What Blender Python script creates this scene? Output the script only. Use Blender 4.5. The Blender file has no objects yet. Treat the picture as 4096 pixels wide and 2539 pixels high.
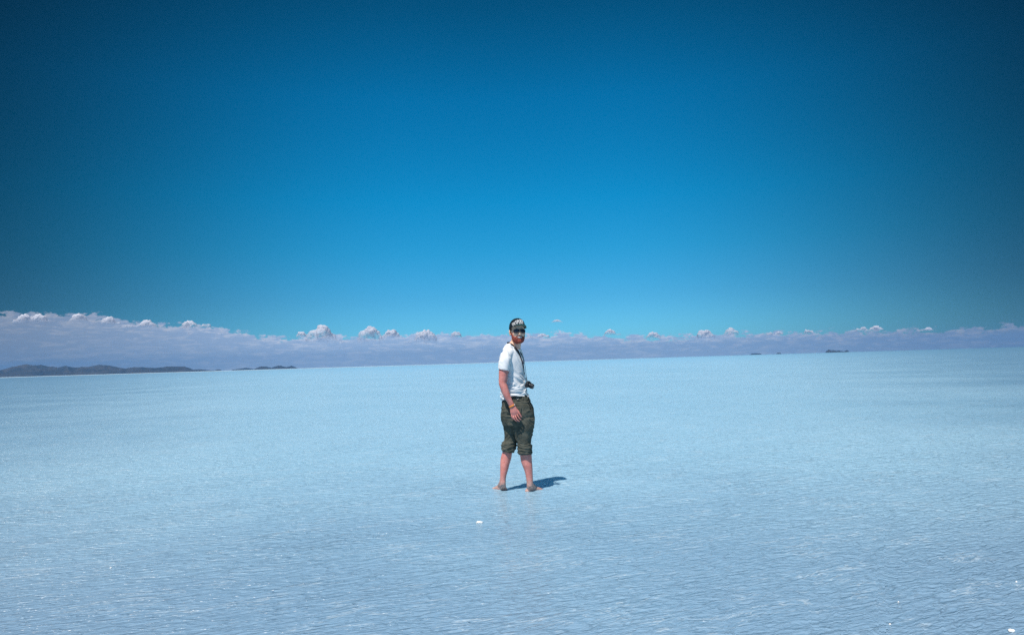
import bpy, bmesh, math, random
import numpy as np
from mathutils import Vector, Matrix, noise
from mathutils.bvhtree import BVHTree

R = math.radians
S = bpy.context.scene
COL = S.collection

# ------------------------------------------------------------------ camera
W0, H0, FPX = 4096.0, 2539.0, 2958.0          # photograph size and focal length in its pixels (26 mm equivalent)
CAMZ, PITCH, ROLL = 1.37, R(3.432), R(1.71)
r0 = Vector((1, 0, 0)); u0 = Vector((0, -math.sin(PITCH), math.cos(PITCH))); fw = Vector((0, math.cos(PITCH), math.sin(PITCH)))
rt = r0 * math.cos(ROLL) - u0 * math.sin(ROLL); up = u0 * math.cos(ROLL) + r0 * math.sin(ROLL)
cam_d = bpy.data.cameras.new('camera'); cam = bpy.data.objects.new('view_camera', cam_d); COL.objects.link(cam)
cam_d.sensor_width = 36.0; cam_d.lens = 36.0 * FPX / W0
cam_d.clip_start = 0.05; cam_d.clip_end = 120000
cam.matrix_world = Matrix(((rt.x, up.x, -fw.x, 0), (rt.y, up.y, -fw.y, 0), (rt.z, up.z, -fw.z, CAMZ), (0, 0, 0, 1)))
S.camera = cam

def ray(px, py):
    return (rt * ((px - W0 / 2) / FPX) + up * ((H0 / 2 - py) / FPX) + fw).normalized()
def azel(px, py):
    d = ray(px, py)
    return math.degrees(math.atan2(d.x, d.y)), math.degrees(math.asin(d.z))
def ground_at(px, py):
    d = ray(px, py); t = -CAMZ / d.z
    return Vector((d.x * t, d.y * t, 0))

# ------------------------------------------------------------------ sun, sky, exposure
SUN_EL, SUN_AZ = 63.0, 209.0                  # behind the photographer's left shoulder; azimuth clockwise from +Y
SUN_W = 4.7
sd = Vector((math.sin(R(SUN_AZ)) * math.cos(R(SUN_EL)), math.cos(R(SUN_AZ)) * math.cos(R(SUN_EL)), math.sin(R(SUN_EL))))
sl = bpy.data.lights.new('sun', 'SUN'); sl.energy = SUN_W; sl.angle = R(0.53); sl.color = (1.0, 0.95, 0.88)
so = bpy.data.objects.new('sun', sl); COL.objects.link(so); so.rotation_euler = sd.to_track_quat('Z', 'Y').to_euler(); so.location = (0, -20, 60)

class NT:
    """small node-tree helper"""
    def __init__(s, tree): s.t = tree; s.n = tree.nodes; s.l = tree.links
    def put(s, sock, v):
        if isinstance(v, bpy.types.NodeSocket): s.l.new(v, sock)
        else: sock.default_value = v
    def m(s, op, a, b=None, c=None, clamp=False):
        n = s.n.new('ShaderNodeMath'); n.operation = op; n.use_clamp = clamp
        for i, v in enumerate((a, b, c)):
            if v is not None: s.put(n.inputs[i], v)
        return n.outputs[0]
    def sstep(s, x, lo, hi, a=0.0, b=1.0):
        n = s.n.new('ShaderNodeMapRange'); n.interpolation_type = 'SMOOTHSTEP'
        s.put(n.inputs[0], x); s.put(n.inputs[1], lo); s.put(n.inputs[2], hi); s.put(n.inputs[3], a); s.put(n.inputs[4], b)
        return n.outputs[0]
    def vec(s, x, y, z):
        n = s.n.new('ShaderNodeCombineXYZ')
        for i, v in enumerate((x, y, z)): s.put(n.inputs[i], v)
        return n.outputs[0]
    def xyz(s, v):
        n = s.n.new('ShaderNodeSeparateXYZ'); s.l.new(v, n.inputs[0]); return n.outputs
    def mix(s, f, a, b, mode='MIX'):
        n = s.n.new('ShaderNodeMix'); n.data_type = 'RGBA'; n.blend_type = mode; n.clamp_factor = True
        s.put(n.inputs[0], f)
        s.put(n.inputs[6], a if isinstance(a, bpy.types.NodeSocket) else (*a, 1)); s.put(n.inputs[7], b if isinstance(b, bpy.types.NodeSocket) else (*b, 1))
        return n.outputs[2]
    def noise(s, v, scale, detail=2, rough=.5, dist=0.0, kind=None):
        n = s.n.new('ShaderNodeTexNoise'); s.l.new(v, n.inputs['Vector'])
        n.inputs['Scale'].default_value = scale; n.inputs['Detail'].default_value = detail
        n.inputs['Roughness'].default_value = rough; n.inputs['Distortion'].default_value = dist
        if kind: n.noise_type = kind
        return n.outputs[0]
    def ramp(s, f, pts, interp='LINEAR'):
        n = s.n.new('ShaderNodeValToRGB'); cr = n.color_ramp; cr.interpolation = interp
        while len(cr.elements) < len(pts): cr.elements.new(0.5)
        for e, (p, c) in zip(cr.elements, pts): e.position = p; e.color = (*c, 1)
        s.put(n.inputs[0], f); return n.outputs[0]
    def curve(s, f, pts):
        n = s.n.new('ShaderNodeFloatCurve'); c = n.mapping.curves[0]
        c.points[0].location = pts[0]; c.points[1].location = pts[-1]
        for p in pts[1:-1]: c.points.new(*p)
        n.mapping.update(); n.inputs[0].default_value = 1.0
        s.put(n.inputs[1], f); return n.outputs[0]

world = bpy.data.worlds.new("World"); S.world = world; world.use_nodes = True
w = NT(world.node_tree); w.n.clear()
SKY_STRENGTH = 0.1
wo = w.n.new('ShaderNodeOutputWorld'); bg = w.n.new('ShaderNodeBackground'); w.l.new(bg.outputs[0], wo.inputs[0]); bg.inputs[1].default_value = SKY_STRENGTH
sky = w.n.new('ShaderNodeTexSky'); sky.sky_type = 'NISHITA'; sky.sun_disc = False
sky.sun_elevation = R(SUN_EL); sky.sun_rotation = R(SUN_AZ); sky.altitude = 3600; sky.air_density = 1.0; sky.dust_density = 0.3; sky.ozone_density = 2.0
dirv = w.n.new('ShaderNodeTexCoord').outputs['Generated']
dx, dy, dz = w.xyz(dirv)
el = w.m('MULTIPLY', w.m('ARCSINE', dz), 180 / math.pi)
az = w.m('MULTIPLY', w.m('ARCTAN2', dx, dy), 180 / math.pi)
aaz = w.m('ABSOLUTE', az)
# clear high-altitude air: pale cyan low, blue above; overhead brightened as added fill light
SKYTINT = [(0.0, (0.45, 1.0, 1.20)), (0.061, (0.24, 0.92, 1.13)), (0.107, (0.10, 1.01, 1.22)), (0.155, (0.02, 1.07, 1.33)), (0.248, (0.0, 0.95, 1.24)), (0.33, (0.0, 0.60, 0.77)), (0.43, (0.0, 0.55, 0.72)), (0.62, (1.8, 2.7, 2.6)), (1.0, (2.2, 3.2, 3.0))]
tint = w.ramp(w.m('DIVIDE', el, 80.0, clamp=True), SKYTINT)
base = w.mix(1.0, sky.outputs[0], tint, 'MULTIPLY')
side = w.m('MAXIMUM', w.sstep(aaz, 6.0, 43.0, 1.0, 0.14), w.sstep(aaz, 90.0, 160.0, 0.0, 0.9))  # vignette painted into the sky: dimmed to both sides of the view axis
base = w.mix(1.0, base, w.vec(side, side, side), 'MULTIPLY')
# cloud bank lying along the horizon
BANK = [(-400, 1230), (0, 1250), (250, 1252), (420, 1266), (620, 1292), (820, 1305), (1000, 1332), (1150, 1352), (1300, 1336), (1420, 1346), (1620, 1334), (2000, 1338),
        (2300, 1334), (2600, 1346), (2900, 1334), (3150, 1330), (3500, 1322), (3800, 1318), (4096, 1298), (4500, 1285)]
bp = [azel(*p) for p in BANK]
top = w.m('MULTIPLY', w.curve(w.m('DIVIDE', w.m('ADD', az, 60.0), 120.0, clamp=True), [((a + 60) / 120, e / 10) for a, e in bp]), 10.0)
nv = w.vec(w.m('MULTIPLY', az, 1.0), w.m('MULTIPLY', el, 2.2), 0.0)
n1 = w.noise(nv, 0.9, 9, .66)
n2 = w.noise(w.vec(w.m('MULTIPLY', az, .8), w.m('MULTIPLY', el, 4.2), 4.0), 1.1, 6, .66, .6)
edge = w.m('SUBTRACT', w.m('ADD', top, w.m('MULTIPLY', w.m('SUBTRACT', n1, 0.5), 2.3)), el)
bmask = w.sstep(edge, -0.06, 0.14)
streak = w.sstep(n2, 0.44, 0.68)
n3 = w.noise(w.vec(w.m('MULTIPLY', az, 1.5), w.m('MULTIPLY', el, 3.0), 9.0), 1.0, 7, .66, .3)
rim = w.m('MULTIPLY', w.sstep(edge, .75, .05), w.sstep(n3, .47, .62))
high = w.sstep(edge, 1.6, 0.1)                 # the upper part of the bank catches more light
bank_c = w.mix(w.m('MULTIPLY', streak, w.m('MULTIPLY_ADD', high, .50, .46)), (3.9, 5.3, 7.9), (6.8, 7.5, 9.2))
bank_c = w.mix(w.m('MULTIPLY', rim, .62), bank_c, (8.2, 8.2, 9.4))
bside = w.sstep(w.m('ABSOLUTE', az), 10.0, 43.0, 1.0, 0.46)  # the bank painted darker to both sides, like a vignette
bank_c = w.mix(1.0, bank_c, w.vec(bside, bside, bside), 'MULTIPLY')
w.l.new(w.mix(w.m('MULTIPLY', bmask, 0.93), base, bank_c), bg.inputs[0])

S.view_settings.view_transform = 'Standard'; S.view_settings.look = 'None'
S.view_settings.gamma = 1.0; S.view_settings.exposure = 0.0; S.view_settings.use_curve_mapping = False
S.cycles.use_denoising = False; S.cycles.caustics_reflective = False; S.cycles.caustics_refractive = False; S.cycles.transparent_max_bounces = 64

# ------------------------------------------------------------------ helpers
def prop(o, label=None, cat=None, group=None, kind=None):
    for k, v in (('label', label), ('category', cat), ('group', group), ('kind', kind)):
        if v: o[k] = v
    return o
def link(name, me, mat=None, parent=None, smooth=True):
    o = bpy.data.objects.new(name, me); COL.objects.link(o)
    for mm in (mat if isinstance(mat, (list, tuple)) else [mat]):
        if mm: me.materials.append(mm)
    if smooth: me.polygons.foreach_set('use_smooth', [True] * len(me.polygons))
    if parent: o.parent = parent
    return o
def mesh(name, V, F):
    me = bpy.data.meshes.new(name); me.from_pydata([tuple(v) for v in V], [], [tuple(f) for f in F]); me.update(); return me
def empty(name, loc):
    o = bpy.data.objects.new(name, None); COL.objects.link(o); o.location = loc; o.empty_display_size = .2; return o
def material(name, color, rough=.6, spec=.5, build=None):
    mt = bpy.data.materials.new(name); mt.use_nodes = True; t = NT(mt.node_tree)
    b = t.n['Principled BSDF']; b.inputs['Base Color'].default_value = (*color, 1); b.inputs['Roughness'].default_value = rough
    b.inputs['Specular IOR Level'].default_value = spec
    if build: build(t, b, t.n.new('ShaderNodeTexCoord').outputs['Object'])
    return mt
def speckle(c1, c2, scale, detail=4, lo=.35, hi=.65, bump=0.0, bscale=None):
    def f(t, b, co):
        n = t.noise(co, scale, detail, .6)
        t.l.new(t.mix(t.sstep(n, lo, hi), c1, c2), b.inputs['Base Color'])
        if bump:
            bn = t.n.new('ShaderNodeBump'); bn.inputs['Strength'].default_value = 1.0; bn.inputs['Distance'].default_value = bump
            t.l.new(t.noise(co, bscale or scale * 4, 3, .6), bn.inputs['Height']); t.l.new(bn.outputs[0], b.inputs['Normal'])
    return f

def catmull(P, k):
    P = np.asarray(P, float); out = []
    for i in range(len(P) - 1):
        p0 = P[max(i - 1, 0)]; p1 = P[i]; p2 = P[i + 1]; p3 = P[min(i + 2, len(P) - 1)]
        for j in range(k):
            t = j / k
            out.append(.5 * (2 * p1 + (p2 - p0) * t + (2 * p0 - 5 * p1 + 4 * p2 - p3) * t * t + (3 * p1 - p0 - 3 * p2 + p3) * t ** 3))
    out.append(P[-1]); return np.array(out)
def skin_rings(rings, caps=True):
    n = len(rings[0]); V = [p for r in rings for p in r]; F = []
    for i in range(len(rings) - 1):
        for j in range(n):
            a = i * n + j; b = i * n + (j + 1) % n; F.append((a, b, b + n, a + n))
    if caps:
        V.append(np.mean(rings[0], 0)); c = len(V) - 1
        F += [(c, (j + 1) % n, j) for j in range(n)]
        V.append(np.mean(rings[-1], 0)); c = len(V) - 1; o = (len(rings) - 1) * n
        F += [(c, o + j, o + (j + 1) % n) for j in range(n)]
    return [np.array(v, float) for v in V], F
def stack(rows, n=40, k=6, caps=True, pw=2.0):
    """horizontal rings: rows of (cx, cy, z, a, b, yaw_degrees); a along the yawed x axis"""
    rows = catmull([list(r) + [0] * (6 - len(r)) for r in rows], k); rings = []
    for cx, cy, z, a, b, yw in rows:
        th = np.arange(n) * 2 * math.pi / n; c, s = np.cos(th), np.sin(th)
        x = a * np.sign(c) * np.abs(c) ** (2 / pw); y = b * np.sign(s) * np.abs(s) ** (2 / pw); yw = R(yw)
        rings.append(np.stack([cx + x * math.cos(yw) - y * math.sin(yw), cy + x * math.sin(yw) + y * math.cos(yw), np.full(n, z)], 1))
    return skin_rings(rings, caps)
def tube(pts, rad, n=16, k=5, ref=(0, 1, 0), round_ends=True, caps=True):
    """rad rows: r or (ra, rb): rb along ref direction"""
    P = catmull(pts, k); rr = catmull([[q, q] if np.isscalar(q) else list(q) for q in rad], k)
    T = np.gradient(P, axis=0); T /= np.linalg.norm(T, axis=1)[:, None]
    if round_ends:
        def ext(p, t, r, sgn):
            m = min(r); return [(p + sgn * t * m * math.sin(a), r * math.cos(a)) for a in (R(35), R(60), R(80))]
        e = ext(P[-1], T[-1], rr[-1], 1); s = ext(P[0], T[0], rr[0], -1)[::-1]
        P = np.vstack([[x[0] for x in s], P, [x[0] for x in e]]); rr = np.vstack([[x[1] for x in s], rr, [x[1] for x in e]])
        T = np.vstack([np.repeat(T[:1], 3, 0), T, np.repeat(T[-1:], 3, 0)])
    rings = []; th = np.arange(n) * 2 * math.pi / n
    for i, (p, t, r) in enumerate(zip(P, T, rr)):
        rf = np.array(ref[i] if np.ndim(ref) == 2 else ref, float); b = rf - t * (rf @ t); b /= np.linalg.norm(b); a = np.cross(b, t)
        rings.append(p + np.outer(np.cos(th) * r[0], a) + np.outer(np.sin(th) * r[1], b))
    return skin_rings(rings, caps)
def ellipsoid(c, r, n=20, rot=None):
    V = []; F = []
    for i in range(1, n // 2):
        ph = math.pi * i / (n // 2)
        for j in range(n):
            th = 2 * math.pi * j / n; V.append(np.array([math.sin(ph) * math.cos(th), math.sin(ph) * math.sin(th), math.cos(ph)]))
    V += [np.array([0, 0, 1.]), np.array([0, 0, -1.])]; m = n // 2 - 1
    for i in range(m - 1):
        for j in range(n): F.append((i * n + j, (i + 1) * n + j, (i + 1) * n + (j + 1) % n, i * n + (j + 1) % n))
    for j in range(n):
        F.append((len(V) - 2, j, (j + 1) % n)); F.append((len(V) - 1, (m - 1) * n + (j + 1) % n, (m - 1) * n + j))
    V = np.array(V) * np.array(r)
    if rot is not None: V = V @ np.array(rot).T
    return list(V + np.array(c)), F
def box(c, s, rot=None):
    V = np.array([(x, y, z) for x in (-.5, .5) for y in (-.5, .5) for z in (-.5, .5)]) * np.array(s)
    if rot is not None: V = V @ np.array(rot).T
    return list(V + np.array(c)), [(0, 1, 3, 2), (4, 6, 7, 5), (0, 4, 5, 1), (2, 3, 7, 6), (0, 2, 6, 4), (1, 5, 7, 3)]
def join(parts):
    V = []; F = []
    for v, f in parts:
        o = len(V); V += [np.array(p, float) for p in v]; F += [tuple(i + o for i in q) for q in f]
    return V, F
def xform(part, Mx, t=(0, 0, 0)):
    return [np.array(Mx) @ np.asarray(p, float) + np.array(t) for p in part[0]], part[1]
def baked(me, mods):
    """mesh with modifiers applied"""
    o = bpy.data.objects.new('tmp', me); COL.objects.link(o)
    for kind, kw in mods:
        md = o.modifiers.new('m', kind)
        for a, v in kw.items(): setattr(md, a, v)
    dg = bpy.context.evaluated_depsgraph_get(); out = bpy.data.meshes.new_from_object(o.evaluated_get(dg))
    bpy.data.objects.remove(o); return out
def remesh(name, parts, voxel, smooth=4):
    me = baked(mesh(name, *join(parts)), [('REMESH', dict(mode='VOXEL', voxel_size=voxel)), ('SMOOTH', dict(factor=.5, iterations=smooth))])
    me.name = name; return me
def get_vn(me):
    n = len(me.vertices); v = np.empty(n * 3); me.vertices.foreach_get('co', v)
    q = np.empty(n * 3); me.vertices.foreach_get('normal', q); return v.reshape(-1, 3), q.reshape(-1, 3)
def set_v(me, v):
    me.vertices.foreach_set('co', np.asarray(v).ravel()); me.update()
def fbm(p, sc=1.0, o=3):
    return noise.fractal(Vector(p) * sc, 1.0, 2.0, o)
def solidify(me, th, bevel=0.0, sub=0):
    mods = [('SOLIDIFY', dict(thickness=th, offset=0.0))]
    if bevel: mods.append(('BEVEL', dict(width=bevel, segments=2)))
    if sub: mods.append(('SUBSURF', dict(levels=sub, render_levels=sub)))
    return baked(me, mods)

# ------------------------------------------------------------------ water and salt flat
def water_nodes(t, b, co):
    x, y, z = t.xyz(co)
    ca, sa = math.cos(R(24)), math.sin(R(24))
    u = t.m('ADD', t.m('MULTIPLY', x, ca), t.m('MULTIPLY', y, sa)); v = t.m('SUBTRACT', t.m('MULTIPLY', y, ca), t.m('MULTIPLY', x, sa))
    wob = t.noise(t.vec(u, v, 0.0), 1.1, 2, .5)
    v2 = t.m('MULTIPLY_ADD', wob, .30, v)
    a = t.noise(t.vec(t.m('MULTIPLY', u, 4.8), t.m('MULTIPLY', v2, 14.0), 0.0), 1.0, 1.5, .5, .5)
    ridge = t.m('SUBTRACT', 1.0, t.m('ABSOLUTE', t.m('MULTIPLY_ADD', a, 2.0, -1.0)))      # sharp crests
    ridge = t.m('POWER', ridge, 2.2)
    c = t.noise(t.vec(t.m('MULTIPLY', u, 9.0), t.m('MULTIPLY', v, 26.0), 3.0), 1.0, 2, .5, .6)
    c = t.m('POWER', t.m('SUBTRACT', 1.0, t.m('ABSOLUTE', t.m('MULTIPLY_ADD', c, 2.0, -1.0))), 2.0)
    d = t.noise(t.vec(t.m('MULTIPLY', u, .6), t.m('MULTIPLY', v, 1.1), 7.0), 1.0, 2, .5)
    calm = t.sstep(t.m('MULTIPLY_ADD', t.m('SUBTRACT', d, .5), 5.0, y), 3.0, 9.5, .42, 1.0)   # smoother film of water near the photographer
    hgt = t.m('ADD', t.m('MULTIPLY', t.m('MULTIPLY', ridge, t.m('MULTIPLY_ADD', d, .6, .35)), calm), t.m('MULTIPLY', c, .28))
    far = t.sstep(t.m('SQRT', t.m('ADD', t.m('MULTIPLY', x, x), t.m('MULTIPLY', y, y))), 30.0, 400.0, 1.0, .25)
    bn = t.n.new('ShaderNodeBump'); bn.inputs['Strength'].default_value = 1.0
    t.l.new(t.m('MULTIPLY', far, .047), bn.inputs['Distance']); t.l.new(hgt, bn.inputs['Height'])
    t.l.new(bn.outputs[0], b.inputs['Normal'])
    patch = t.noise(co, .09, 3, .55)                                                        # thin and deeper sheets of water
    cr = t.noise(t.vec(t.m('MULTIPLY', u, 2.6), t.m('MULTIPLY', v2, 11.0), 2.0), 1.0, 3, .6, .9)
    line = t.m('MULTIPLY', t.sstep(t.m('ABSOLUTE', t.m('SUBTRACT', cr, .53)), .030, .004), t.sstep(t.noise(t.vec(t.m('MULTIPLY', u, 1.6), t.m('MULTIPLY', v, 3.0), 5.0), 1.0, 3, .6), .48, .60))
    # foreground salt greyer, and also darkened as a painted vignette; paler salt beyond
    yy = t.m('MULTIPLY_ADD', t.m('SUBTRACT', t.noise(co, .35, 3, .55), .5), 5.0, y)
    near_dim = t.mix(t.sstep(patch, .3, .7), (.21, .34, .475), (.25, .385, .515))
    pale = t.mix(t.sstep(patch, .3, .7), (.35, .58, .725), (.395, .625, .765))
    flank_dim = t.m('DIVIDE', t.m('ABSOLUTE', t.m('SUBTRACT', x, .4)), t.m('MULTIPLY_ADD', y, .42, 3.0))
    flank_dim = t.m('MULTIPLY_ADD', t.m('SUBTRACT', t.noise(co, .16, 4, .6), .5), .9, flank_dim)
    pale = t.mix(t.sstep(flank_dim, .60, 1.6), pale, (.175, .335, .48))                          # vignette painted into the water colour, darker towards both flanks
    col = t.mix(t.sstep(yy, 2.2, 11.5), near_dim, pale)
    col = t.mix(t.m('MULTIPLY', line, .30), col, (.80, .88, .90))                            # painted caustic light streaks, along with thin ridges of white salt crust
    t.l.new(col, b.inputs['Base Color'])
    b.inputs['IOR'].default_value = 1.33
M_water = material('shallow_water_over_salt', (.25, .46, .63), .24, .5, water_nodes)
M_salt = material('dry_salt', (.50, .64, .70), .8, .3, speckle((.46, .62, .69), (.54, .66, .71), .02))
NSEG = 360; R_OUT = 10400.0
shore = []
for i in range(NSEG):
    a = -180 + 360 * i / NSEG
    base_r = np.interp(a, [-180, -60, -36, -10, 0, 6, 12, 20, 60, 180], [1800, 1900, 1900, 1900, 2100, 2600, 5200, 9800, 9800, 1800])
    base_r *= 1 + .10 * noise.noise(Vector((a * .21, 3.1, 0)))
    shore.append((math.sin(R(a)) * base_r, math.cos(R(a)) * base_r, 0.0))
wv = [(0, 0, 0)] + shore
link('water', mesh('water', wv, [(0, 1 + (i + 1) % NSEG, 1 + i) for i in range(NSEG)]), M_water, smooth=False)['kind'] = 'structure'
ov = shore + [(math.sin(R(-180 + 360 * i / NSEG)) * R_OUT, math.cos(R(-180 + 360 * i / NSEG)) * R_OUT, 0.0) for i in range(NSEG)]
link('salt_flat', mesh('salt_flat', ov, [(i, (i + 1) % NSEG, NSEG + (i + 1) % NSEG, NSEG + i) for i in range(NSEG)]), M_salt, smooth=False)['kind'] = 'structure'

# ------------------------------------------------------------------ hills on the far shore
def hill_nodes(t, b, co):
    n = t.noise(co, .006, 5, .6)
    t.l.new(t.mix(t.sstep(n, .35, .7), (.035, .038, .036), (.085, .075, .062)), b.inputs['Base Color'])
M_hill = material('dark_hill_scrub', (.06, .06, .05), .95, .1, hill_nodes)
def hills(name, prof, dist, depth, seed):
    """heightfield ridge whose skyline follows prof (photo pixels); dist metres away"""
    pts = [azel(*p) for p in prof]; A = [p[0] for p in pts]; E = [p[1] for p in pts]
    nx, ny = max(24, int((A[-1] - A[0]) * 14)), 22; V = []; F = []
    for i in range(nx + 1):
        a = A[0] + (A[-1] - A[0]) * i / nx; hh = dist / math.cos(0) * math.tan(R(max(np.interp(a, A, E), .004))) + CAMZ
        if i in (0, nx): hh = .3
        for j in range(ny + 1):
            q = j / ny * 2 - 1; rr = dist + depth * q * .5
            pr = (1 - abs(q) ** 1.4)
            s = fbm((a * 2.2 + seed, q * 1.7, seed), 1.0, 4)
            spur = 1 + (.55 * s if abs(q) > .06 else .03 * s) * min(1, abs(q) * 2.5)
            z = max(hh * pr * spur, -.5) if abs(q) < 1 else -.5
            V.append((math.sin(R(a)) * rr, math.cos(R(a)) * rr, z))
    for i in range(nx):
        for j in range(ny):
            k = i * (ny + 1) + j; F.append((k, k + ny + 1, k + ny + 2, k + 1))
    o = link(name, mesh(name, V, F), M_hill); o['kind'] = 'structure'; return o
hills('hills', [(-760, 1530.3), (-560, 1511), (-420, 1488), (-300, 1472), (-180, 1480), (-70, 1478), (0, 1480), (42, 1469.5), (103, 1455.7), (138, 1462), (164, 1458), (189, 1465), (227, 1469.5), (264, 1464.5), (302, 1469.5), (357, 1466), (396, 1458),
      (441, 1462), (474, 1469), (503, 1474), (537, 1467.5), (587, 1469.5), (629, 1471), (671, 1465), (734, 1465), (755, 1470), (772, 1478), (797, 1476), (839, 1480.5), (862, 1481)], 7600, 1300, 1.0)
hills('hills', [(860, 1480), (868, 1477.5), (878, 1477), (886, 1480)], 8300, 200, 9.0)
hills('hills', [(925, 1478), (960, 1474), (985, 1470), (1003, 1473), (1018, 1476)], 9900, 500, 5.0)
hills('hills', [(1012, 1478), (1028, 1470), (1043, 1465), (1064, 1465), (1086, 1470.5), (1114, 1461), (1146, 1468), (1167, 1462), (1180, 1468), (1192, 1472.5)], 8600, 600, 3.0)
hills('hills', [(3300, 1409), (3307, 1402), (3314, 1398), (3321, 1399), (3325, 1401.5), (3331, 1400), (3346, 1403), (3356, 1400.5), (3372, 1405), (3378, 1405), (3386, 1399.5), (3397, 1405)], 7000, 260, 7.0)
hills('hills', [(3104, 1414.5), (3112, 1410), (3119, 1410), (3126, 1414)], 8200, 160, 12.0)
hills('hills', [(2998, 1418), (3008, 1413.5), (3025, 1412.5), (3040, 1413), (3048, 1416.5)], 9000, 200, 15.0)

# ------------------------------------------------------------------ cumulus heads over the bank
def cloud_material():
    mt = bpy.data.materials.new('cloud'); mt.use_nodes = True; t = NT(mt.node_tree); t.n.remove(t.n['Principled BSDF'])
    gen = t.n.new('ShaderNodeTexCoord').outputs['Generated']; obj = t.n.new('ShaderNodeTexCoord').outputs['Object']
    x, y, z = t.xyz(gen)
    n = t.noise(obj, .012, 6, .68)
    al = t.sstep(t.m('ADD', z, t.m('MULTIPLY', t.m('SUBTRACT', n, .5), 1.0)), .44, 1.04)   # thins into wisps towards the base
    df = t.n.new('ShaderNodeBsdfDiffuse'); df.inputs[0].default_value = (.86, .84, .88, 1)
    tl = t.n.new('ShaderNodeBsdfTranslucent'); tl.inputs[0].default_value = (.92, .90, .94, 1)
    ms = t.n.new('ShaderNodeMixShader'); ms.inputs[0].default_value = .42; t.l.new(df.outputs[0], ms.inputs[1]); t.l.new(tl.outputs[0], ms.inputs[2])
    tr = t.n.new('ShaderNodeBsdfTransparent'); m2 = t.n.new('ShaderNodeMixShader')
    t.l.new(al, m2.inputs[0]); t.l.new(tr.outputs[0], m2.inputs[1]); t.l.new(ms.outputs[0], m2.inputs[2])
    t.l.new(m2.outputs[0], t.n['Material Output'].inputs['Surface']); return mt
M_cloud = cloud_material()
CD = 15500.0
def cloud(x0, y0, x1, y1, label, flat=False):
    rnd = random.Random(int(x0 * 7 + y0))
    if not flat: y1 += (y1 - y0) * .8; wx = (x1 - x0) * .14 + 6; x0 -= wx; x1 += wx
    d0 = ray((x0 + x1) / 2, (y0 + y1) / 2); k = CD / d0.y; c = d0 * k
    wd = (x1 - x0) / FPX * CD; ht = (y1 - y0) / FPX * CD * 1.0; parts = []
    ph = rnd.uniform(0, 6); nl = 9
    def env(u): return max(.12, (1 - (2 * abs(u)) ** 2.4) * (.74 + .26 * math.sin(u * 8 + ph))) if not flat else max(.2, 1 - (2 * abs(u)) ** 2)
    for i in range(nl):                                          # body of the heap
        u = (i + .5) / nl - .5; e = env(u) * ht; r = max(.55 * e, .16 * ht); hw = wd / nl
        parts.append(ellipsoid((u * (wd - hw), rnd.uniform(-.06, .06) * wd, -.5 * ht + e - r), (max(hw * 1.25, r * .9), max(hw * 1.6, r), r), 14))
        parts.append(ellipsoid((u * (wd - hw), 0, -.5 * ht + .12 * ht), (hw * 1.3, hw * 1.5, .14 * ht), 12))
        for k in range(5):                                       # smaller heads budding from it
            a = rnd.uniform(0, 6.28); f = rnd.uniform(.2, 1); q = r * rnd.uniform(.22, .42)
            parts.append(ellipsoid((u * (wd - hw) + math.cos(a) * f * hw * 1.1, math.sin(a) * f * r - .3 * r, -.5 * ht + e - r + math.sqrt(max(1 - f * f, 0)) * r * .92 - q * .4), (q * 1.15, q * 1.15, q), 10))
    me = remesh('cloud', parts, max(ht / 26, 5), 2)
    v, nn = get_vn(me)
    for i in range(len(v)):
        p = v[i] / ht
        v[i] += nn[i] * ht * (.10 * fbm(p * 3.5 + x0, 1, 3) + .05 * fbm(p * 11 + x0, 1, 4))
    set_v(me, v)
    o = link('cloud', me, M_cloud); o.location = (c.x, c.y, c.z + CAMZ); o.rotation_euler.z = -math.atan2(d0.x, d0.y)
    prop(o, label, 'cloud', 'cumulus heads above the distant cloud bank'); return o
cloud(88, 1230, 166, 1280, 'squarish pale cumulus head, nearest the left edge of the sky')
cloud(292, 1253, 352, 1282, 'low ragged cloud tuft between the squarish head and the slanting wisp')
cloud(425, 1261, 472, 1294, 'small slanting white wisp left of the long ragged cloud')
cloud(500, 1272, 614, 1306, 'long ragged white cloud crest sloping down to the right, above the far hills')
cloud(738, 1271, 832, 1306, 'soft rounded pink-white cloud with a hump, right of the long ragged crest')
cloud(1195, 1323, 1238, 1347, 'small faint puff touching the left of the tallest white cumulus')
cloud(1240, 1298, 1382, 1358, 'tallest bright white cumulus heap, above the small double-humped island')
cloud(1447, 1311, 1518, 1362, 'bright cumulus head just right of the gap beside the tallest heap')
cloud(1535, 1317, 1590, 1350, 'middle and smallest of three white cumulus heads left of the man')
cloud(1627, 1313, 1732, 1362, 'broad cumulus head, nearest to the man of the three on his left')
cloud(1805, 1327, 1840, 1350, 'tiny white puff on the bank between the broad head and the man')
cloud(2199, 1279, 2256, 1296, 'lone flat little cloud floating in clear blue right of the black cap', True)
cloud(2107, 1326, 2188, 1350, 'ragged white cloud edge beside the sunglasses of the man')
cloud(2428, 1312, 2478, 1338, 'faint upright puff on the bank, right of the lone floating cloud')
cloud(2589, 1326, 2650, 1353, 'bright isolated domed puff, whitest cloud right of the man')
cloud(2782, 1320, 2868, 1352, 'lower half of the stepped white cloud pair right of the domed puff')
cloud(2880, 1311, 2950, 1340, 'upper half of the stepped white cloud pair right of the domed puff')
cloud(3074, 1318, 3124, 1338, 'small flat pale puff right of the stepped cloud pair')
cloud(3222, 1314, 3271, 1334, 'little pale puff left of the dark rocky islet')
cloud(3433, 1292, 3520, 1320, 'pale peaked puff above and right of the dark rocky islet')
cloud(3674, 1301, 3720, 1322, 'rounded faint pinkish puff, farthest right of the clouds')

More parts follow.
